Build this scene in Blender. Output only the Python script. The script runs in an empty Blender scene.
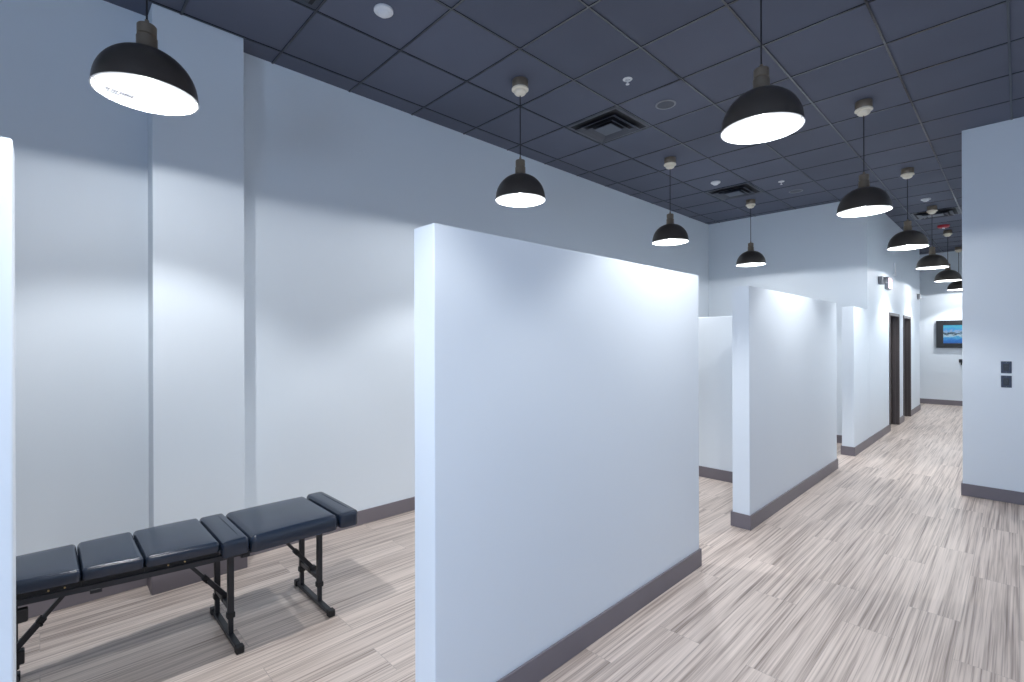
import bpy, bmesh, math, random
from mathutils import Vector, Matrix
random.seed(4)
S = bpy.context.scene
C = bpy.context.collection
PI = math.pi

# ------------------------------------------------------------------ helpers
def new_mat(name, col, rough=.5, metal=0., spec=.5):
    m = bpy.data.materials.new(name); m.use_nodes = True
    b = m.node_tree.nodes['Principled BSDF']
    b.inputs['Base Color'].default_value = (*col, 1)
    b.inputs['Roughness'].default_value = rough
    b.inputs['Metallic'].default_value = metal
    b.inputs['Specular IOR Level'].default_value = spec
    return m, m.node_tree, b

def N(nt, t, **kw):
    n = nt.nodes.new(t)
    for k, v in kw.items():
        if k in n.inputs: n.inputs[k].default_value = v
        else: setattr(n, k, v)
    return n

def bumpy(nt, b, scale, strength, dist=.002, detail=3, vec=None):
    tc = N(nt, 'ShaderNodeTexCoord')
    no = N(nt, 'ShaderNodeTexNoise', Scale=scale, Detail=detail)
    nt.links.new(tc.outputs['Object'], no.inputs['Vector'])
    bu = N(nt, 'ShaderNodeBump', Strength=strength, Distance=dist)
    nt.links.new(no.outputs['Fac'], bu.inputs['Height'])
    nt.links.new(bu.outputs['Normal'], b.inputs['Normal'])
    return no

def mottled(name, c1, c2, scale, rough, metal=0, spec=.5, bump=.1, bscale=200):
    m, nt, b = new_mat(name, c1, rough, metal, spec)
    tc = N(nt, 'ShaderNodeTexCoord')
    no = N(nt, 'ShaderNodeTexNoise', Scale=scale, Detail=4)
    nt.links.new(tc.outputs['Object'], no.inputs['Vector'])
    mx = N(nt, 'ShaderNodeMix', data_type='RGBA')
    mx.inputs['A'].default_value = (*c1, 1); mx.inputs['B'].default_value = (*c2, 1)
    nt.links.new(no.outputs['Fac'], mx.inputs['Factor'])
    nt.links.new(mx.outputs['Result'], b.inputs['Base Color'])
    if bump: 
        n2 = N(nt, 'ShaderNodeTexNoise', Scale=bscale, Detail=2)
        nt.links.new(tc.outputs['Object'], n2.inputs['Vector'])
        bu = N(nt, 'ShaderNodeBump', Strength=bump, Distance=.002)
        nt.links.new(n2.outputs['Fac'], bu.inputs['Height'])
        nt.links.new(bu.outputs['Normal'], b.inputs['Normal'])
    return m

def emit_mat(name, col, strength):
    m, nt, b = new_mat(name, (.8, .8, .8), .5)
    b.inputs['Emission Color'].default_value = (*col, 1)
    b.inputs['Emission Strength'].default_value = strength
    return m

def obj(name, bm, mats, parent=None, loc=None, smooth=False, rot=None):
    me = bpy.data.meshes.new(name)
    bmesh.ops.recalc_face_normals(bm, faces=bm.faces)
    if smooth:
        for f in bm.faces: f.smooth = True
    bm.to_mesh(me); bm.free()
    if smooth:
        me.set_sharp_from_angle(angle=math.radians(38))
    for m in (mats if isinstance(mats, (list, tuple)) else [mats]): me.materials.append(m)
    o = bpy.data.objects.new(name, me); C.objects.link(o)
    if parent: o.parent = parent
    if loc: o.location = loc
    if rot: o.rotation_euler = rot
    return o

def tag(o, label, cat, group=None):
    o['label'] = label; o['category'] = cat
    if group: o['group'] = group
    return o

def thing(name, label, cat, loc=(0, 0, 0), rot=(0, 0, 0), group=None):
    o = bpy.data.objects.new(name, None); C.objects.link(o)
    o.empty_display_size = .1
    o.location = loc; o.rotation_euler = rot
    return tag(o, label, cat, group)

def struct(name, bm, m, smooth=False):
    o = obj(name, bm, m, smooth=smooth); o['kind'] = 'structure'; return o

def box(bm, x0, x1, y0, y1, z0, z1, bev=0., seg=2, mi=0, M=None):
    t = bmesh.new()
    bmesh.ops.create_cube(t, size=1)
    for v in t.verts:
        v.co = Vector(((x0+x1)/2+v.co.x*(x1-x0), (y0+y1)/2+v.co.y*(y1-y0), (z0+z1)/2+v.co.z*(z1-z0)))
    if bev: bmesh.ops.bevel(t, geom=t.edges[:], offset=bev, segments=seg, affect='EDGES', profile=.5)
    if M: bmesh.ops.transform(t, matrix=M, verts=t.verts)
    for f in t.faces: f.material_index = mi
    me = bpy.data.meshes.new('tmp'); t.to_mesh(me); t.free(); bm.from_mesh(me); bpy.data.meshes.remove(me)
    return bm

def BX(*a, **k): return box(bmesh.new(), *a, **k)

def lathe(bm, prof, n=48, mi=None, cx=0, cy=0, close=False):
    """prof: list of (r, z[, material]) revolved about z."""
    rings = []
    for p in prof:
        r, z = p[0], p[1]
        if r < 1e-6: rings.append([bm.verts.new((cx, cy, z))])
        else: rings.append([bm.verts.new((cx+r*math.cos(2*PI*i/n), cy+r*math.sin(2*PI*i/n), z)) for i in range(n)])
    def strip(a, b, m):
        for i in range(n):
            j = (i+1) % n
            if len(a) == 1 and len(b) == 1: return
            if len(a) == 1: f = bm.faces.new((a[0], b[i], b[j]))
            elif len(b) == 1: f = bm.faces.new((a[i], b[0], a[j]))
            else: f = bm.faces.new((a[i], b[i], b[j], a[j]))
            f.material_index = m
    for k in range(len(rings)-1):
        strip(rings[k], rings[k+1], prof[k][2] if len(prof[k]) > 2 else (mi or 0))
    if close: strip(rings[-1], rings[0], prof[-1][2] if len(prof[-1]) > 2 else (mi or 0))
    return bm

def tube(bm, p, q, r, n=12, mi=0):
    p, q = Vector(p), Vector(q); d = q-p
    t = bmesh.new()
    bmesh.ops.create_cone(t, cap_ends=True, segments=n, radius1=r, radius2=r, depth=d.length)
    bmesh.ops.transform(t, matrix=Matrix.Translation((p+q)/2) @ d.to_track_quat('Z', 'Y').to_matrix().to_4x4(), verts=t.verts)
    for f in t.faces: f.material_index = mi
    me = bpy.data.meshes.new('tmp'); t.to_mesh(me); t.free(); bm.from_mesh(me); bpy.data.meshes.remove(me)
    return bm

def bar(bm, p, q, w, h, bev=.002):
    """rectangular bar from p to q in a plane of constant y; w across y, h across the bar"""
    p, q = Vector(p), Vector(q); d = q-p
    ang = math.atan2(d.z, d.x)
    M = Matrix.Translation((p+q)/2) @ Matrix.Rotation(-ang, 4, 'Y')
    L = d.length
    return box(bm, -L/2, L/2, -w/2, w/2, -h/2, h/2, bev=bev, M=M)

# ------------------------------------------------------------------ materials
M_wall, nt, b = new_mat('wall_paint', (.765, .83, .89), .55, 0, .35)
bumpy(nt, b, 260, .08)
M_base = mottled('vinyl_base', (.17, .152, .172), (.195, .175, .195), 6, .42, bump=.03)
M_frame = mottled('door_frame_paint', (.068, .056, .055), (.085, .07, .068), 5, .38, bump=.03)
M_door = mottled('door_wood', (.05, .038, .034), (.08, .06, .05), 9, .45)
M_bronze = mottled('bronze_shade', (.115, .098, .084), (.14, .118, .098), 4, .34, metal=.55, spec=.6, bump=.02)
M_brass = mottled('aged_brass', (.26, .205, .15), (.33, .265, .195), 25, .36, metal=.5, bump=.02)
M_cream = mottled('lit_underside_cream', (.96, .86, .68), (.98, .90, .74), 10, .35, bump=.02)  # pale tone is light on the canopy underside, put into the colour
M_inner = mottled('white_enamel', (.88, .88, .88), (.92, .92, .92), 10, .4, bump=0)
M_lens = emit_mat('lamp_lens', (.90, .945, 1.0), .70); M_lens.node_tree.nodes['Principled BSDF'].inputs['Base Color'].default_value = (.10, .10, .10, 1); M_lens.node_tree.nodes['Principled BSDF'].inputs['Specular IOR Level'].default_value = .1
M_cord = mottled('black_cord', (.012, .012, .014), (.02, .02, .022), 60, .6)
M_vinyl = mottled('navy_vinyl', (.012, .021, .041), (.017, .028, .052), 8, .23, spec=.6, bump=.12, bscale=420)
M_steel = mottled('black_steel', (.010, .012, .018), (.016, .018, .025), 12, .38, spec=.5, bump=.03)
M_rubber = mottled('black_rubber', (.008, .008, .010), (.014, .014, .016), 30, .55)
M_screw = mottled('brass_screw', (.55, .42, .22), (.65, .5, .28), 30, .3, metal=1., bump=0)
M_tbar = mottled('ceiling_grid', (.010, .012, .022), (.014, .016, .027), 3, .22, spec=.9, bump=0)
M_white = mottled('white_plastic', (.78, .79, .80), (.84, .84, .85), 12, .4, bump=0)
M_grey = mottled('grey_plastic', (.20, .21, .23), (.26, .27, .29), 12, .45, bump=0)
M_dark = mottled('dark_plate', (.020, .030, .060), (.030, .040, .075), 20, .4, bump=0)
M_black = mottled('black_plastic', (.008, .009, .012), (.014, .015, .018), 20, .35, bump=0)
M_diff = mottled('diffuser_paint', (.030, .036, .055), (.040, .046, .068), 10, .38, spec=.6, bump=0)
M_duct = mottled('duct_black', (.006, .006, .009), (.009, .009, .012), 10, .7, bump=0)
M_diffl = mottled('diffuser_centre', (.055, .066, .095), (.065, .076, .105), 10, .35, spec=.6, bump=0)
M_red = mottled('red_plastic', (.60, .03, .05), (.68, .05, .07), 10, .35, bump=0)
M_ink = mottled('printed_ink', (.03, .035, .06), (.05, .055, .08), 90, .6, bump=0)

# ceiling tile
M_tile, nt, b = new_mat('ceiling_tile', (.05, .06, .09), .7, 0, .3)
tc = N(nt, 'ShaderNodeTexCoord')
n1 = N(nt, 'ShaderNodeTexNoise', Scale=.9, Detail=3); nt.links.new(tc.outputs['Object'], n1.inputs['Vector'])
n2 = N(nt, 'ShaderNodeTexNoise', Scale=90, Detail=4); nt.links.new(tc.outputs['Object'], n2.inputs['Vector'])
br = N(nt, 'ShaderNodeTexBrick', offset=0., squash=1.)
br.inputs['Scale'].default_value = 1.; br.inputs['Brick Width'].default_value = .6096; br.inputs['Row Height'].default_value = .6096
br.inputs['Mortar Size'].default_value = 0.; br.inputs['Color1'].default_value = (.115, .130, .180, 1); br.inputs['Color2'].default_value = (.135, .150, .205, 1)
mp = N(nt, 'ShaderNodeMapping'); mp.inputs['Location'].default_value = (-1.2669+3*.6096, -3.701+11*.6096, 0)
nt.links.new(tc.outputs['Object'], mp.inputs['Vector']); nt.links.new(mp.outputs['Vector'], br.inputs['Vector'])
mx = N(nt, 'ShaderNodeMix', data_type='RGBA', blend_type='MULTIPLY'); mx.inputs['Factor'].default_value = .35
nt.links.new(br.outputs['Color'], mx.inputs['A']); nt.links.new(n1.outputs['Fac'], mx.inputs['B'])
nt.links.new(mx.outputs['Result'], b.inputs['Base Color'])
bu = N(nt, 'ShaderNodeBump', Strength=.15, Distance=.003); nt.links.new(n2.outputs['Fac'], bu.inputs['Height']); nt.links.new(bu.outputs['Normal'], b.inputs['Normal'])

# plank floor: linear grain running along x
M_floor, nt, b = new_mat('plank_floor', (.5, .46, .43), .38, 0, .4)
L = nt.links.new
tc = N(nt, 'ShaderNodeTexCoord')
br = N(nt, 'ShaderNodeTexBrick', offset=.37, offset_frequency=2)
br.inputs['Scale'].default_value = 1.; br.inputs['Brick Width'].default_value = 1.22; br.inputs['Row Height'].default_value = .2286
br.inputs['Mortar Size'].default_value = .0012; br.inputs['Mortar Smooth'].default_value = .3
br.inputs['Color1'].default_value = (0, 0, 0, 1); br.inputs['Color2'].default_value = (1, 1, 1, 1); br.inputs['Mortar'].default_value = (.5, .5, .5, 1)
L(tc.outputs['Object'], br.inputs['Vector'])
sc = N(nt, 'ShaderNodeVectorMath', operation='SCALE'); sc.inputs['Scale'].default_value = 7.3
L(br.outputs['Color'], sc.inputs[0])
ad = N(nt, 'ShaderNodeVectorMath', operation='ADD'); L(tc.outputs['Object'], ad.inputs[0]); L(sc.outputs['Vector'], ad.inputs[1])
def streak(sx, sy, det, rough=.55, dist=0.):
    mp = N(nt, 'ShaderNodeMapping'); mp.inputs['Scale'].default_value = (sx, sy, 1)
    L(ad.outputs['Vector'], mp.inputs['Vector'])
    n = N(nt, 'ShaderNodeTexNoise', Scale=1., Detail=det, Roughness=rough, Distortion=dist); L(mp.outputs['Vector'], n.inputs['Vector'])
    return n
s1 = streak(1.0, 62, 3, .62); s2 = streak(1.5, 150, 2); s3 = streak(.7, 14, 2)
def math_(op, a, bb):
    n = N(nt, 'ShaderNodeMath', operation=op)
    for i, q in enumerate((a, bb)):
        if isinstance(q, (int, float)): n.inputs[i].default_value = q
        else: L(q, n.inputs[i])
    return n.outputs[0]
v = math_('ADD', math_('MULTIPLY', s1.outputs['Fac'], .52), math_('ADD', math_('MULTIPLY', s2.outputs['Fac'], .28), math_('MULTIPLY', s3.outputs['Fac'], .20)))
v = math_('ADD', v, math_('MULTIPLY', math_('SUBTRACT', br.outputs['Color'], .5), .035))
cr = N(nt, 'ShaderNodeValToRGB'); e = cr.color_ramp.elements
e[0].position = .34; e[0].color = (.20, .153, .130, 1)
e[1].position = .62; e[1].color = (.78, .672, .602, 1)
k = e.new(.44); k.color = (.44, .36, .316, 1)
k = e.new(.51); k.color = (.635, .54, .481, 1)
L(v, cr.inputs['Fac'])
mj = N(nt, 'ShaderNodeMix', data_type='RGBA'); mj.inputs['B'].default_value = (.2, .18, .17, 1)
L(math_('MULTIPLY', br.outputs['Fac'], .5), mj.inputs['Factor']); L(cr.outputs['Color'], mj.inputs['A'])
L(mj.outputs['Result'], b.inputs['Base Color'])
bu = N(nt, 'ShaderNodeBump', Strength=.12, Distance=.001); L(s2.outputs['Fac'], bu.inputs['Height']); L(bu.outputs['Normal'], b.inputs['Normal'])

# television picture: a blue coast under a pale sky
M_tv, nt, b = new_mat('tv_picture', (0, 0, 0), .25)
L = nt.links.new
tc = N(nt, 'ShaderNodeTexCoord'); sp = N(nt, 'ShaderNodeSeparateXYZ'); L(tc.outputs['Object'], sp.inputs['Vector'])
mp = N(nt, 'ShaderNodeMapping'); mp.inputs['Scale'].default_value = (1, 7, 16); L(tc.outputs['Object'], mp.inputs['Vector'])
n1 = N(nt, 'ShaderNodeTexNoise', Scale=1.6, Detail=6, Roughness=.7); L(mp.outputs['Vector'], n1.inputs['Vector'])
zz = math_('ADD', math_('MULTIPLY', sp.outputs['Z'], 2.0), math_('ADD', .5, math_('MULTIPLY', math_('SUBTRACT', n1.outputs['Fac'], .5), .55)))
cr = N(nt, 'ShaderNodeValToRGB'); e = cr.color_ramp.elements
e[0].position = 0.; e[0].color = (.01, .07, .30, 1)
e[1].position = 1.; e[1].color = (.03, .30, .62, 1)
for p, c_ in ((.22, (.02, .16, .52)), (.36, (.06, .34, .60)), (.44, (.45, .60, .70)), (.50, (.02, .05, .10)), (.56, (.04, .10, .12)), (.62, (.30, .42, .62)), (.72, (.04, .30, .70)), (.85, (.08, .45, .62))):
    k = e.new(p); k.color = (*c_, 1)
L(zz, cr.inputs['Fac']); L(cr.outputs['Color'], b.inputs['Emission Color']); b.inputs['Emission Strength'].default_value = .75

# ------------------------------------------------------------------ room
CH = 3.658           # ceiling height
XA, XB, YA, YB = -3.2, 15.6, -2.6, 3.90
PH = 2.01           # partition height
WB = .0              # wall skin
def rect_base(bm, x0, x1, y0, y1, sides, h=.12, t=.012):
    """vinyl base strips round a rectangle footprint; sides among 'w','e','s','n'"""
    def ex(a, c): return t if a in sides else 0
    if 's' in sides: box(bm, x0-ex('w', 0), x1+ex('e', 0), y0-t, y0, 0, h, bev=.002, seg=1)
    if 'n' in sides: box(bm, x0-ex('w', 0), x1+ex('e', 0), y1, y1+t, 0, h, bev=.002, seg=1)
    if 'w' in sides: box(bm, x0-t, x0, y0, y1, 0, h, bev=.002, seg=1)
    if 'e' in sides: box(bm, x1, x1+t, y0, y1, 0, h, bev=.002, seg=1)

struct('floor', BX(XA-.2, XB+.2, YA-.2, YB+.2, -.12, 0), M_floor)
struct('ceiling', BX(XA-.2, XB+.2, YA-.2, YB+.2, CH, CH+.12), M_tile)

struct('wall_left', BX(XA-.2, XB+.2, YB, YB+.15, 0, CH), M_wall)
struct('wall_column', BX(.507, 1.022, 3.72, YB, 0, CH, bev=.003), M_wall)
struct('wall_right', BX(XA-.2, 6.668, YA-.15, YA, 0, CH), M_wall)
struct('wall_end', BX(XB, XB+.15, YA, YB, 0, CH), M_wall)
struct('wall_back', BX(8.72, 8.86, 1.54, YB, 0, CH, bev=.003), M_wall)
struct('wall_corridor_right', BX(6.668, XB, YA-.15, .395, 0, CH, bev=.003), M_wall)
# rear wall with its window opening
bm = bmesh.new()
WY0, WY1, WZ0, WZ1 = -2.2, .8, .3, 2.0
box(bm, XA-.15, XA, YA, WY0, 0, CH); box(bm, XA-.15, XA, WY1, YB, 0, CH)
box(bm, XA-.15, XA, WY0, WY1, 0, WZ0); box(bm, XA-.15, XA, WY0, WY1, WZ1, CH)
struct('wall_rear', bm, M_wall)
bm = bmesh.new()
for y0, y1, z0, z1 in ((WY0, WY0+.05, WZ0, WZ1), (WY1-.05, WY1, WZ0, WZ1), (WY0+.05, WY1-.05, WZ0, WZ0+.05), (WY0+.05, WY1-.05, WZ1-.05, WZ1), (-.725, -.675, WZ0+.05, WZ1-.05)):
    box(bm, XA-.11, XA-.04, y0, y1, z0, z1)
struct('window_1', bm, M_frame)

# corridor left wall with two door openings
D = ((10.43, 11.42), (11.88, 12.79)); DZ = 2.03; Y0, Y1 = 1.54, 1.68
bm = bmesh.new()
segs = ((8.86, D[0][0]), (D[0][1], D[1][0]), (D[1][1], 14.15))
for x0, x1 in segs: box(bm, x0, x1, Y0, Y1, 0, CH)
for x0, x1 in D: box(bm, x0, x1, Y0, Y1, DZ, CH)
struct('wall_corridor_left', bm, M_wall)
struct('wall_return', BX(14.01, 14.15, Y1, YB, 0, CH), M_wall)
for i, (x0, x1) in enumerate(D):
    bm = BX(x0+.05, x1-.05, Y1-.045, Y1-.005, .008, DZ-.05)
    for z0, z1 in ((.25, .95), (1.1, 1.85)): box(bm, x0+.2, x1-.2, Y1-.05, Y1-.044, z0, z1, bev=.002, seg=1)
    d = struct('door_%d' % (i+1), bm, M_door)
    f = bmesh.new()
    for a0_, a1_ in ((x0, x0+.05), (x1-.05, x1)): 
        box(f, a0_, a1_, Y0-.012, Y1+.01, 0, DZ, bev=.003, seg=1)
        s = a0_+.05 if a0_ == x0 else a1_-.05
        box(f, min(s, s+(.014 if a0_ == x0 else -.014)), max(s, s+(.014 if a0_ == x0 else -.014)), Y0+.045, Y1-.05, 0, DZ-.05)
    box(f, x0+.05, x1-.05, Y0-.012, Y1+.01, DZ-.05, DZ, bev=.003, seg=1)
    fr = obj('door_frame', f, M_frame, d)
    g = bmesh.new(); hx = x0+.12
    tube(g, (hx, Y1-.045, 1.0), (hx, Y1-.105, 1.0), .012); box(g, hx-.01, hx+.11, Y1-.115, Y1-.097, .99, 1.01, bev=.004)
    obj('door_handle', g, M_brass, d)

# partitions (near face y = 1.545)
def partition(name, x0, x1, h=PH): return struct(name, BX(x0, x1, Y0, Y1, 0, h, bev=.004, seg=2), M_wall)
partition('wall_partition_left', XA, -.041)
partition('wall_partition_near', 1.078, 3.284)
partition('wall_partition_middle', 4.20, 6.97)
partition('wall_partition_far', 7.87, 8.72)
struct('wall_divider', BX(5.46, 5.58, Y1, YB, 0, 1.825, bev=.004), M_wall)

# baseboards
def bb(name, *args):
    bm = bmesh.new()
    for a in args: rect_base(bm, *a)
    return struct(name, bm, M_base)
bb('baseboard_partition_left', (XA, -.041, Y0, Y1, 'esn'))
bb('baseboard_partition_near', (1.078, 3.284, Y0, Y1, 'wesn'))
bm = bmesh.new(); rect_base(bm, 4.20, 6.97, Y0, Y1, 'wes')
box(bm, 4.188, 5.448, Y1, Y1+.012, 0, .12, bev=.002, seg=1); box(bm, 5.592, 6.982, Y1, Y1+.012, 0, .12, bev=.002, seg=1)
struct('baseboard_partition_middle', bm, M_base)
bm = bmesh.new(); rect_base(bm, 7.87, 8.72, Y0, Y1, 'wn')
for x0, x1 in ((7.858, D[0][0]), (D[0][1], D[1][0]), (D[1][1], 14.162)): box(bm, x0, x1, Y0-.012, Y0, 0, .12, bev=.002, seg=1)
box(bm, 14.15, 14.162, Y0, YB-.012, 0, .12)
struct('baseboard_corridor_left', bm, M_base)
bm = bmesh.new(); box(bm, 5.448, 5.46, Y1+.012, YB-.012, 0, .12, bev=.002, seg=1); box(bm, 5.58, 5.592, Y1+.012, YB-.012, 0, .12, bev=.002, seg=1)
struct('baseboard_divider', bm, M_base)
bm = bmesh.new()
box(bm, XA, .495, YB-.012, YB, 0, .12, bev=.002, seg=1); box(bm, 1.034, 5.448, YB-.012, YB, 0, .12, bev=.002, seg=1); box(bm, 5.592, 8.708, YB-.012, YB, 0, .12, bev=.002, seg=1)
struct('baseboard_left', bm, M_base)
bb('baseboard_column', (.507, 1.022, 3.72, YB-.001, 'wes'))
bm = bmesh.new(); box(bm, 8.708, 8.72, Y1+.012, YB-.012, 0, .12, bev=.002, seg=1); struct('baseboard_back', bm, M_base)
bm = bmesh.new(); box(bm, XB-.012, XB, .407, YB-.001, 0, .12, bev=.002, seg=1); struct('baseboard_end', bm, M_base)
bm = bmesh.new(); box(bm, 6.656, 6.668, YA+.012, .407, 0, .12, bev=.002, seg=1); box(bm, 6.668, XB-.012, .395, .407, 0, .12, bev=.002, seg=1)
struct('baseboard_corridor_right', bm, M_base)
bm = bmesh.new(); box(bm, XA, 6.656, YA, YA+.012, 0, .12); struct('baseboard_right', bm, M_base)

# ceiling grid
GA, GB, T = 1.2669, 3.701, .6096
bm = bmesh.new()
i = math.ceil((XA-GA)/T)
while GA+i*T < XB:
    x = GA+i*T; box(bm, x-.007, x+.007, YA, YB, CH-.006, CH+.002); i += 1
j = 0
while GB-j*T > YA:
    y = GB-j*T; box(bm, XA, XB, y-.007, y+.007, CH-.0065, CH+.002); j += 1
struct('trim_1', bm, M_tbar)
def tile(i, j): return (GA+(i+.5)*T, GB-(j+.5)*T)

# ------------------------------------------------------------------ pendant lamps
RIM = 2.692
def pendant(i, j, label, marked=False):
    x, y = tile(i, j)
    if marked: x += .007; y -= .007
    if j == 4 and i > 2: y -= .012
    r = thing('pendant_lamp', label, 'lamp', (x, y, CH), group='dome pendant lamps hung from the dark ceiling')
    k = RIM-CH
    # canopy: short bronze drum with a stepped underside, coloured pale as if lit from below
    obj('canopy', lathe(bmesh.new(), [(0, 0), (.062, 0), (.064, -.004), (.064, -.062), (.062, -.065), (0, -.065)], 40), M_brass, r, smooth=True)
    can = r.children[0]
    obj('canopy_collar', lathe(bmesh.new(), [(0, -.064), (.064, -.065), (.068, -.070), (.068, -.080), (.062, -.084), (.044, -.085), (.044, -.090), (.050, -.093), (.049, -.102), (.040, -.113), (.022, -.121), (.008, -.124), (0, -.124)], 40), M_cream, can, smooth=True)
    obj('cord', tube(bmesh.new(), (0, 0, -.12), (0, 0, k+.34), .0042, 10), M_cord, r, smooth=True)
    # socket: two stacked drums with a groove and a small cord grip on top
    obj('socket', lathe(bmesh.new(), [(0, k+.346), (.008, k+.346), (.009, k+.330), (.014, k+.324), (.034, k+.322), (.038, k+.317), (.038, k+.276), (.032, k+.274), (.032, k+.266), (.041, k+.264), (.041, k+.222), (.043, k+.217), (.043, k+.190), (0, k+.190)], 40), M_brass, r, smooth=True)
    # dome shade: thin shell, dark outside, white enamel inside
    R, Hh = .200, .204
    prof = []
    n = 14
    for q in range(n+1):
        t = q/n
        a = math.radians(12+78*t)
        rr = R*math.sin(a)**.94; zz = k+.004+(Hh-.004)*(math.cos(a)/math.cos(math.radians(12)))**.96 if a < PI/2-1e-6 else k+.004
        prof.append((max(rr, .034), zz, 0))
    prof.append((R+.003, k+.002, 0)); prof.append((R+.003, k-.001, 1)); prof.append((R-.004, k-.001, 1))
    for q in range(n, -1, -1):
        t = q/n; a = math.radians(12+78*t)
        prof.append((max(R*math.sin(a)**.94-.005, .03), k+.004+(Hh-.010)*(max(math.cos(a), 0)/math.cos(math.radians(12)))**.96, 1))
    sh = obj('shade', lathe(bmesh.new(), prof, 64, close=True), [M_bronze, M_inner], r, smooth=True)
    ln = obj('lens', lathe(bmesh.new(), [(0, k+.036), (.184, k+.036), (.186, k+.030), (0, k+.028)], 48), M_lens, r)
    ld = bpy.data.lights.new('lamp_beam', 'SPOT'); ld.energy = SPOT_W; ld.color = (.965, .98, 1.)
    ld.spot_size = math.radians(118); ld.spot_blend = .35; ld.shadow_soft_size = .035
    lo = bpy.data.objects.new('lamp_beam', ld); C.objects.link(lo); lo.parent = r; lo.location = (0, 0, k+.020)
    ld = bpy.data.lights.new('lamp_glow', 'POINT'); ld.energy = POINT_W; ld.color = (.965, .98, 1.); ld.shadow_soft_size = .012
    lo = bpy.data.objects.new('lamp_glow', ld); C.objects.link(lo); lo.parent = r; lo.location = (0, 0, k+.012)
    if marked:
        bm = bmesh.new()
        rnd = random.Random(3)
        for line, (n_, off, hgt) in enumerate(((13, 0, .026), (7, .027, .014))):
            xx = 0.
            for q in range(n_):
                w = rnd.uniform(.005, .0085)
                if q in (2, 6) and line == 0: xx += w; continue
                hh = hgt*rnd.uniform(.7, 1)
                box(bm, xx, xx+w*.95, off-hh/2, off+hh/2, -.0006, .0); xx += w+.0016
        obj('printed_label', bm, M_ink, ln, loc=(-.138, .108, k+.0275), rot=(0, 0, math.radians(14)))
    return r
SPOT_W = 68; POINT_W = 13
pendant(-2, 1, 'dark dome pendant lamp with small printed marks on its lens, before the wall column', True)
pendant(2, 1, 'dark dome pendant lamp hanging above the top edge of the nearest partition')
pendant(6, 1, 'dark dome pendant lamp just left of the back room corner, over the near partition end')
pendant(10, 1, 'smallest dark dome pendant lamp in front of the back wall, above the middle partition')
pendant(2, 4, 'largest dark dome pendant lamp on the corridor side, against the open ceiling')
pendant(6, 4, 'second dome pendant lamp of the corridor row, in front of the high wall corner')
pendant(10, 4, 'third dome pendant lamp of the corridor row, upper right of the exit sign')
pendant(14, 4, 'fourth dome pendant lamp of the corridor row, right after the white ceiling sensor')
pendant(18, 4, 'fifth dome pendant lamp of the corridor row, hanging below the red ceiling strobe')
pendant(22, 4, 'farthest dome pendant lamp, half hidden by the bluish right wall')
# same rows carried on behind and beside the camera
pendant(-2, 4, 'dome pendant lamp of the corridor row hanging beside the photographer')
pendant(-6, 4, 'dome pendant lamp of the corridor row hanging behind the photographer')

# ------------------------------------------------------------------ ceiling fittings
def diffuser(i, j, label):
    x, y = tile(i, j)
    r = thing('ceiling_diffuser', label, 'air vent', (x, y, CH), group='square ceiling air diffusers')
    s = .292
    def ring(o, w, z0, z1, inner_up=0.):
        bm = bmesh.new(); 
        vs = [[bm.verts.new((sx*a, sy*a, z)) for sx, sy in ((-1, -1), (1, -1), (1, 1), (-1, 1))] for a, z in ((o, z0), (o, z0-.004), (o-w, z1-.004), (o-w, z1))]
        for k in range(4):
            A, B = vs[k], vs[(k+1) % 4]
            for q in range(4): bm.faces.new((A[q], A[(q+1) % 4], B[(q+1) % 4], B[q]))
        return bm
    obj('frame', ring(s, .03, -.003, -.003), M_diff, r)
    obj('backing', BX(-.262, .262, -.262, .262, -.006, -.002), M_duct, r)
    obj('vane', ring(.222, .05, -.030, -.010), M_diff, r)
    obj('vane', ring(.158, .045, -.036, -.012), M_diff, r)
    bm = bmesh.new(); box(bm, -.10, .10, -.10, .10, -.036, -.030, bev=.002, seg=1)
    obj('centre_plate', bm, M_diffl, r)
    return r
diffuser(4, 1, 'square dark stepped air diffuser in the ceiling, the nearest whole one')
diffuser(9, 1, 'square dark air diffuser in the ceiling beside a white sensor, near the back wall')
diffuser(-1, 1, 'square dark air diffuser cut by the top edge of the picture')
diffuser(15, 4, 'square dark air diffuser in the corridor ceiling before the red strobe')

def sensor(i, j, label):
    x, y = tile(i, j)
    r = thing('ceiling_sensor', label, 'sensor', (x, y, CH), group='round white ceiling sensors')
    obj('base', lathe(bmesh.new(), [(0, 0), (.058, 0), (.060, -.004), (.060, -.014), (.055, -.019), (.040, -.021), (0, -.021)], 40), M_white, r, smooth=True)
    obj('dome', lathe(bmesh.new(), [(0, -.020), (.040, -.020), (.037, -.030), (.027, -.039), (.012, -.044), (0, -.045)], 32), M_white, r, smooth=True)
sensor(0, 1, 'round white sensor on the dark ceiling at the upper left')
sensor(8, 1, 'round white sensor on the dark ceiling next to the far square diffuser')
sensor(13, 4, 'round white sensor on the corridor ceiling between two pendant lamps')

def sprinkler(i, j, label):
    x, y = tile(i, j)
    r = thing('sprinkler_head', label, 'sprinkler', (x, y, CH), group='ceiling sprinkler heads')
    obj('escutcheon', lathe(bmesh.new(), [(.018, 0), (.036, 0), (.038, -.003), (.034, -.007), (.020, -.009), (.018, -.004)], 32, close=True), M_white, r, smooth=True)
    bm = bmesh.new(); tube(bm, (0, 0, 0), (0, 0, -.018), .010)
    tube(bm, (.010, 0, -.012), (.006, 0, -.040), .0025, 8); tube(bm, (-.010, 0, -.012), (-.006, 0, -.040), .0025, 8)
    tube(bm, (0, 0, -.018), (0, 0, -.040), .003, 8)
    bo = obj('body', bm, M_white, r, smooth=True)
    obj('deflector', lathe(bmesh.new(), [(0, -.039), (.015, -.040), (.015, -.043), (0, -.043)], 20), M_white, r)
sprinkler(3, 2, 'white sprinkler head in the ceiling, the nearer one, by the first dark diffuser')
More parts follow.
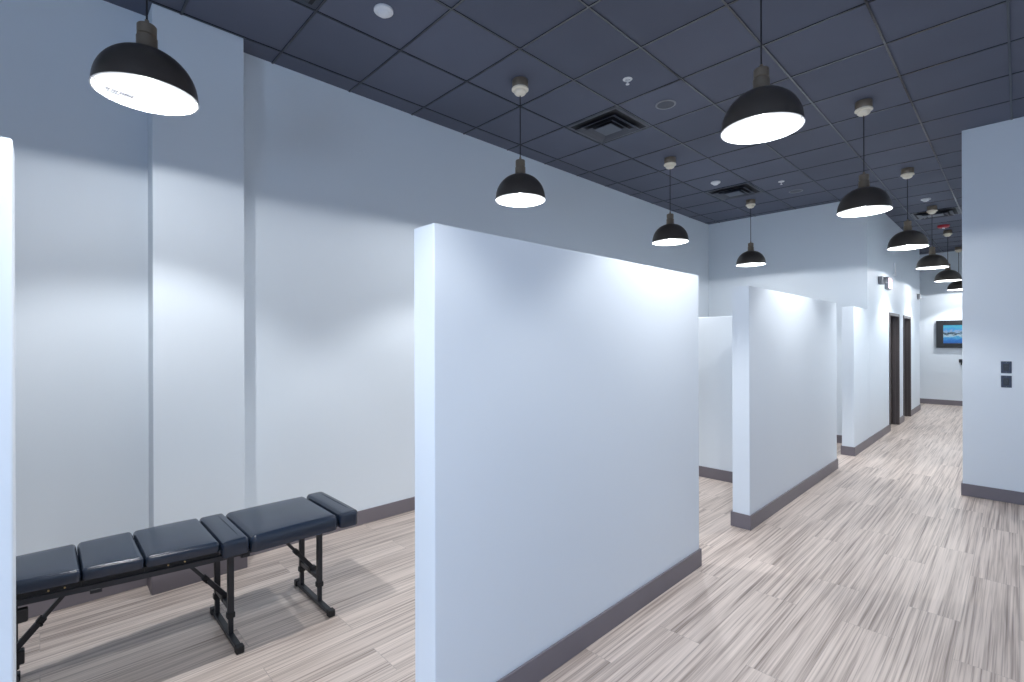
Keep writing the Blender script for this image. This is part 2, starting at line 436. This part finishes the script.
sprinkler(9, 2, 'white sprinkler head in the ceiling, the farther one, towards the back wall')

def speaker(i, j, label):
    x, y = tile(i, j)
    r = thing('ceiling_speaker', label, 'speaker', (x, y, CH), group='round ceiling speakers')
    obj('rim', lathe(bmesh.new(), [(.072, 0), (.088, 0), (.089, -.003), (.085, -.006), (.074, -.006), (.072, -.003)], 48, close=True), M_grey, r, smooth=True)
    obj('grille', lathe(bmesh.new(), [(0, -.001), (.073, -.001), (.073, -.0035), (.04, -.0045), (0, -.005)], 48), M_diff, r, smooth=True)
speaker(4, 2, 'round dark ceiling speaker, the nearer one, left of the largest corridor lamp')
speaker(10, 2, 'round dark ceiling speaker, the farther one, close to the back wall')

x, y = tile(17, 4)
r = thing('strobe_alarm', 'red round fire strobe on the corridor ceiling', 'alarm', (x, y, CH))
obj('housing', lathe(bmesh.new(), [(0, 0), (.085, 0), (.088, -.006), (.086, -.032), (.074, -.042), (0, -.045)], 40), M_red, r, smooth=True)
obj('strobe_lens', BX(-.035, .035, -.018, .018, -.062, -.044, bev=.006), M_white, r)

# ------------------------------------------------------------------ corridor wall fittings
r = thing('exit_sign', 'lit red exit sign with an emergency lamp head on the corridor wall', 'sign', (10.2, Y0, 2.50))
obj('housing', BX(-.155, .155, -.052, 0, -.10, .10, bev=.005), M_grey, r)
M_face = emit_mat('sign_face', (1, .62, .66), .9)
fc = obj('face', BX(-.140, .140, -.056, -.051, -.085, .085, bev=.002, seg=1), M_face, r)
def text_mesh(body, size, depth):
    cu = bpy.data.curves.new('t', 'FONT'); cu.body = body; cu.size = size; cu.extrude = depth; cu.align_x = 'CENTER'; cu.align_y = 'CENTER'
    o = bpy.data.objects.new('t', cu); C.objects.link(o)
    me = bpy.data.meshes.new_from_object(o.evaluated_get(bpy.context.evaluated_depsgraph_get()))
    bpy.data.objects.remove(o); me.name = 'letters'; return me
M_redlit = emit_mat('red_letters', (1, .03, .05), 2.)
me = text_mesh('EXIT', .135, .001); me.materials.clear(); me.materials.append(M_redlit)
o = bpy.data.objects.new('letters', me); C.objects.link(o); o.parent = fc; o.location = (0, -.0565, 0); o.rotation_euler = (PI/2, 0, 0)
g = bmesh.new(); tube(g, (-.15, -.03, .0), (-.56, -.045, .0), .011)
obj('arm', g, M_grey, r)
g = lathe(bmesh.new(), [(0, .03), (.028, .03), (.05, -.01), (.056, -.03), (.05, -.034), (0, -.034)], 28)
bmesh.ops.rotate(g, verts=g.verts, cent=(0, 0, 0), matrix=Matrix.Rotation(math.radians(55), 3, 'X'))
bmesh.ops.translate(g, verts=g.verts, vec=(-.60, -.065, .012))
box(g, -.70, -.53, -.06, -.001, -.06, .06, bev=.006)
obj('lamp_head', g, M_grey, r, smooth=True)

r = thing('wall_strobe', 'small pale box high on the far end of the left corridor wall', 'alarm', (13.8, Y0, 2.50))
obj('housing', BX(-.05, .05, -.05, 0, -.06, .06, bev=.008), M_grey, r)
obj('lens', BX(-.03, .03, -.066, -.048, -.045, .0, bev=.006), M_white, r)

r = thing('wall_fitting', 'slim white upright fitting high on the corridor wall, above the first doorway', 'fitting', (10.84, Y0, 2.81))
obj('rod', tube(bmesh.new(), (0, -.03, -.09), (0, -.03, .10), .012), M_white, r, smooth=True)
obj('mount', BX(-.02, .02, -.045, 0, -.12, -.085, bev=.005), M_white, r)

r = thing('television', 'black framed television showing a blue coast, on the far end wall', 'television', (XB-.001, .875, 1.69))
bm = BX(-.055, -.012, -.51, .51, -.325, .325, bev=.006); obj('housing', bm, M_black, r)
bm = bmesh.new()
for y0, y1, z0, z1 in ((-.51, -.38, -.325, .325), (.38, .51, -.325, .325), (-.38, .38, -.325, -.215), (-.38, .38, .215, .325)): box(bm, -.068, -.054, y0, y1, z0, z1, bev=.003, seg=1)
obj('bezel', bm, M_black, r)
obj('screen', BX(-.058, -.056, -.38, .38, -.215, .215), M_tv, r)
obj('wall_bracket', BX(-.014, 0, -.2, .2, -.15, .15), M_steel, r)

r = thing('wall_fixture', 'small dark fitting on the far end wall below the television', 'fitting', (XB, .94, 1.05))
obj('housing', BX(-.035, 0, -.045, .045, -.03, .05, bev=.008), M_black, r)
obj('nozzle', tube(bmesh.new(), (-.02, -.0, -.03), (-.02, -.0, -.085), .012), M_black, r)

# two dark outlet plates on the right wall
def plate(z, label):
    r = thing('outlet_plate', label, 'outlet', (6.668, .085, z), group='dark outlet plates on the right wall')
    obj('plate', BX(-.006, 0, -.0365, .0365, -.057, .057, bev=.003), M_dark, r)
    g = BX(-.010, -.005, -.020, .020, -.034, .034, bev=.003); obj('insert', g, M_black, r)
    g = bmesh.new(); tube(g, (-.016, 0, 0), (-.009, 0, 0), .009); obj('jack', g, M_black, r)
    for zz in (-.047, .047): obj('screw', tube(bmesh.new(), (-.0075, 0, zz), (-.0055, 0, zz), .003), M_grey, r)
plate(1.294, 'small dark outlet plate on the bluish right wall, upper of the two')
plate(1.157, 'small dark outlet plate on the bluish right wall, lower of the two')

# ------------------------------------------------------------------ treatment bench
BY = 2.968
bench = thing('treatment_table', 'long low treatment bench with six dark navy vinyl cushions on folding black legs', 'treatment table', (.006, BY, 0))
def cushion(x0, x1, w, z0, z1, rc=.035, r=.028, crown=.010, taper=0., name='cushion', yo=0.):
    """padded cushion: rounded outline, rolled top edge, crowned top. y centred on the bench."""
    bm = bmesh.new(); cx = (x0+x1)/2; hx = (x1-x0)/2; hy = w/2
    nc = 6; ne = 8
    def outline(d):
        R = max(rc-d, .004); X, Y = hx-d, hy-d
        R = min(R, X*.95, Y*.95)
        pts = []
        cs = ((X-R, Y-R, 0), (-(X-R), Y-R, 90), (-(X-R), -(Y-R), 180), (X-R, -(Y-R), 270))
        for q, (px, py, a0) in enumerate(cs):
            for k in range(nc+1):
                a = math.radians(a0+90*k/nc); pts.append((px+R*math.cos(a), py+R*math.sin(a)))
            nx = cs[(q+1) % 4]; a1 = math.radians(nx[2])
            ax, ay = pts[-1]; bx_, by_ = nx[0]+R*math.cos(a1), nx[1]+R*math.sin(a1)
            for k in range(1, ne): pts.append((ax+(bx_-ax)*k/ne, ay+(by_-ay)*k/ne))
        return pts
    def zc(px, py): return crown*(1-(px/hx)**2)*(1-(abs(py)/hy)**3)
    rings = []
    def ring(d, z, cr): rings.append([bm.verts.new((cx+px, yo+py*(1-taper*(px/hx)), z+(zc(px, py) if cr else 0))) for px, py in outline(d)])
    ring(.012, z0, 0); ring(.003, z0+.004, 0); ring(0, z0+.012, 0)
    for q in range(8):
        a = math.radians(90*q/7); d = r*(1-math.cos(a)); ring(d, z1-crown-r+r*math.sin(a), q > 3)
    m = min(hx, hy)
    for d in ((.3, .5, .7, .86) if hx > .09 else (.62,)):
        if m*d > r*1.25: ring(m*d, z1-crown, 1)
    n = len(rings[0])
    for A, B in zip(rings, rings[1:]):
        for q in range(n): bm.faces.new((A[q], A[(q+1) % n], B[(q+1) % n], B[q]))
    bm.faces.new(rings[0]); bm.faces.new(rings[-1])
    return obj(name, bm, M_vinyl, bench, smooth=True)
ZT = .580
def warp(o, x_end=.65):
    # the leg section narrows and rises slightly towards the foot end
    for v in o.data.vertices:
        if v.co.x < x_end:
            t = (x_end-v.co.x)/.74
            v.co.y *= 1-.28*t**1.4; v.co.z += .022*t
    return o
warp(cushion(-.36, .1205, .475, .520, ZT+.004, rc=.018, r=.020, crown=.008, yo=.007))
warp(cushion(.1235, .3365, .475, .520, ZT+.004, rc=.018, r=.020, crown=.008, yo=.007))
warp(cushion(.3395, .636, .478, .520, ZT+.003, rc=.018, r=.022, crown=.009, yo=.008))
cushion(.640, .762, .500, .488, ZT-.004, rc=.016, r=.020, crown=.006)
cushion(.767, 1.230, .515, .480, ZT-.005, rc=.030, r=.032, crown=.009)
cushion(1.238, 1.352, .525, .480, ZT-.008, rc=.030, r=.020, crown=.005)
# steel side rails and cross members
bm = bmesh.new()
for s in (-1, 1):
    box(bm, .65, 1.20, s*.205-.0125, s*.205+.0125, .473, .497)
    for q in range(9): box(bm, -.34+.11*q, -.34+.11*(q+1), s*.205-.0125, s*.205+.0125, .473, .497)
bmesh.ops.remove_doubles(bm, verts=bm.verts, dist=.0002)
for xx in (-.34, -.12, .33, .715, 1.185): box(bm, xx-.0125, xx+.0125, -.193, .193, .474, .494)
fr = warp(obj('frame', bm, M_steel, bench))
# black board added as the shadow gap below each lower cushion, with brass screws
for x0, x1 in ((-.35, .1215), (.1225, .3375), (.3385, .634)):
    bd = warp(obj('gap_shade_board', BX(x0, x1, -.205, .205, .496, .5215), M_rubber, bench))
    if .1 < x0 < .2: continue
    for xx in (x0+(x1-x0)*.30 if x0 > 0 else .02, x0+(x1-x0)*.52 if x0 > 0 else .07): warp(obj('screw', tube(bmesh.new(), (xx, -.212, .508), (xx, -.203, .508), .0035, 10), M_screw, bd))
for xx, yy in ((.17, -.212), (.752, -.212), (1.205, -.19)):
    warp(obj('clip', BX(xx-.02, xx+.02, yy-.008, yy+.02, .458, .476, bev=.002, seg=1), M_steel, bench))

def leg(x, side):
    """folding stand: two posts, cross bar, height sleeves, floor bar with end caps, diagonal brace. side=-1: the brace leans to lower x"""
    bm = bmesh.new(); ys = (-.088, .182 if x > 0 else .125); ht = .476 if x > 0 else .497
    for yy in ys: box(bm, x-.0145, x+.0145, yy-.0125, yy+.0125, .125, ht, bev=.002, seg=1)
    cz = .042 if x < 0 else 0; box(bm, x-.011, x+.011, ys[0]+.012, ys[1]-.012, .150+cz, .176+cz, bev=.002, seg=1)
    st = obj('leg', bm, M_steel, bench)
    for yy in ys:
        obj('lower_post', BX(x-.0115, x+.0115, yy-.010, yy+.010, .022, .130, bev=.001, seg=1), M_steel, st)
        obj('sleeve', BX(x-.019, x+.019, yy-.017, yy+.017, .112, .142, bev=.004), M_rubber, st)
    obj('foot_bar', BX(x-.014, x+.014, -.235, .235, .006, .030, bev=.002, seg=1), M_steel, st)
    for s in (-1, 1): obj('end_cap', BX(x-.019, x+.019, s*.245-.02, s*.245+.02, 0, .037, bev=.005), M_rubber, st)
    bm = bmesh.new(); dz = .042 if x < 0 else 0; xb, zb = x-side*.006, .182+dz; xt, zt = x+side*.220, .474+(.012 if x < 0 else 0)
    yb = .035
    bar(bm, (xb, yb, zb), (xb+(xt-xb)*.42, yb, zb+(zt-zb)*.42), .024, .024); bar(bm, (xb+(xt-xb)*.38, yb, zb+(zt-zb)*.38), (xt, yb, zt), .017, .017)
    br_ = obj('brace', bm, M_steel, bench)
    bm = bmesh.new(); mx_, mz = xb+(xt-xb)*.42, zb+(zt-zb)*.42
    bar(bm, (mx_-(xt-xb)*.04, yb, mz-(zt-zb)*.04), (mx_+(xt-xb)*.04, yb, mz+(zt-zb)*.04), .028, .028, .003); tube(bm, (mx_, yb-.03, mz-.012), (mx_, yb+.0, mz-.012), .006)
    obj('brace_lock', bm, M_rubber, br_)
    if x < 0: xb += .010
    bm = BX(xb-.020, xb+.020+dz*.3, yb-.018, yb+.018, .152+dz*.5, .190+dz, bev=.004); obj('brace_bracket', bm, M_rubber, br_)
leg(-.090, 1)
obj('adjusting_block', BX(-.088, -.040, -.150, -.120, .418, .474, bev=.006), M_rubber, bench); leg(.715, -1); leg(1.185, -1)

# ------------------------------------------------------------------ lights
ld = bpy.data.lights.new('daylight', 'AREA'); ld.shape = 'RECTANGLE'; ld.size = 3.0; ld.size_y = 1.7
ld.energy = 160; ld.color = (.50, .69, 1.)
lo = bpy.data.objects.new('daylight', ld); C.objects.link(lo); lo.location = (XA-.25, -.7, 1.15); lo.rotation_euler = (0, -PI/2, 0)
W = bpy.data.worlds.new('World'); S.world = W; W.use_nodes = True
W.node_tree.nodes['Background'].inputs['Color'].default_value = (.45, .62, 1, 1); W.node_tree.nodes['Background'].inputs['Strength'].default_value = .6

# ------------------------------------------------------------------ camera
cd = bpy.data.cameras.new('camera'); cd.sensor_width = 36; cd.lens = 36*489.70/1024; cd.clip_start = .05
co = bpy.data.objects.new('camera', cd); C.objects.link(co)
yaw, roll = .8027, .003
F_ = Vector((math.cos(yaw), math.sin(yaw), 0)); R_ = Vector((math.sin(yaw), -math.cos(yaw), 0)); U_ = Vector((0, 0, 1))
R2 = R_*math.cos(roll)-U_*math.sin(roll); U2 = R_*math.sin(roll)+U_*math.cos(roll)
mw = Matrix((R2, U2, -F_)).transposed().to_4x4(); mw.translation = (0, 0, 1.56); co.matrix_world = mw
S.camera = co
S.view_settings.view_transform = 'Standard'; S.view_settings.look = 'None'
S.view_settings.exposure = .30; S.view_settings.gamma = 1; S.view_settings.use_curve_mapping = False
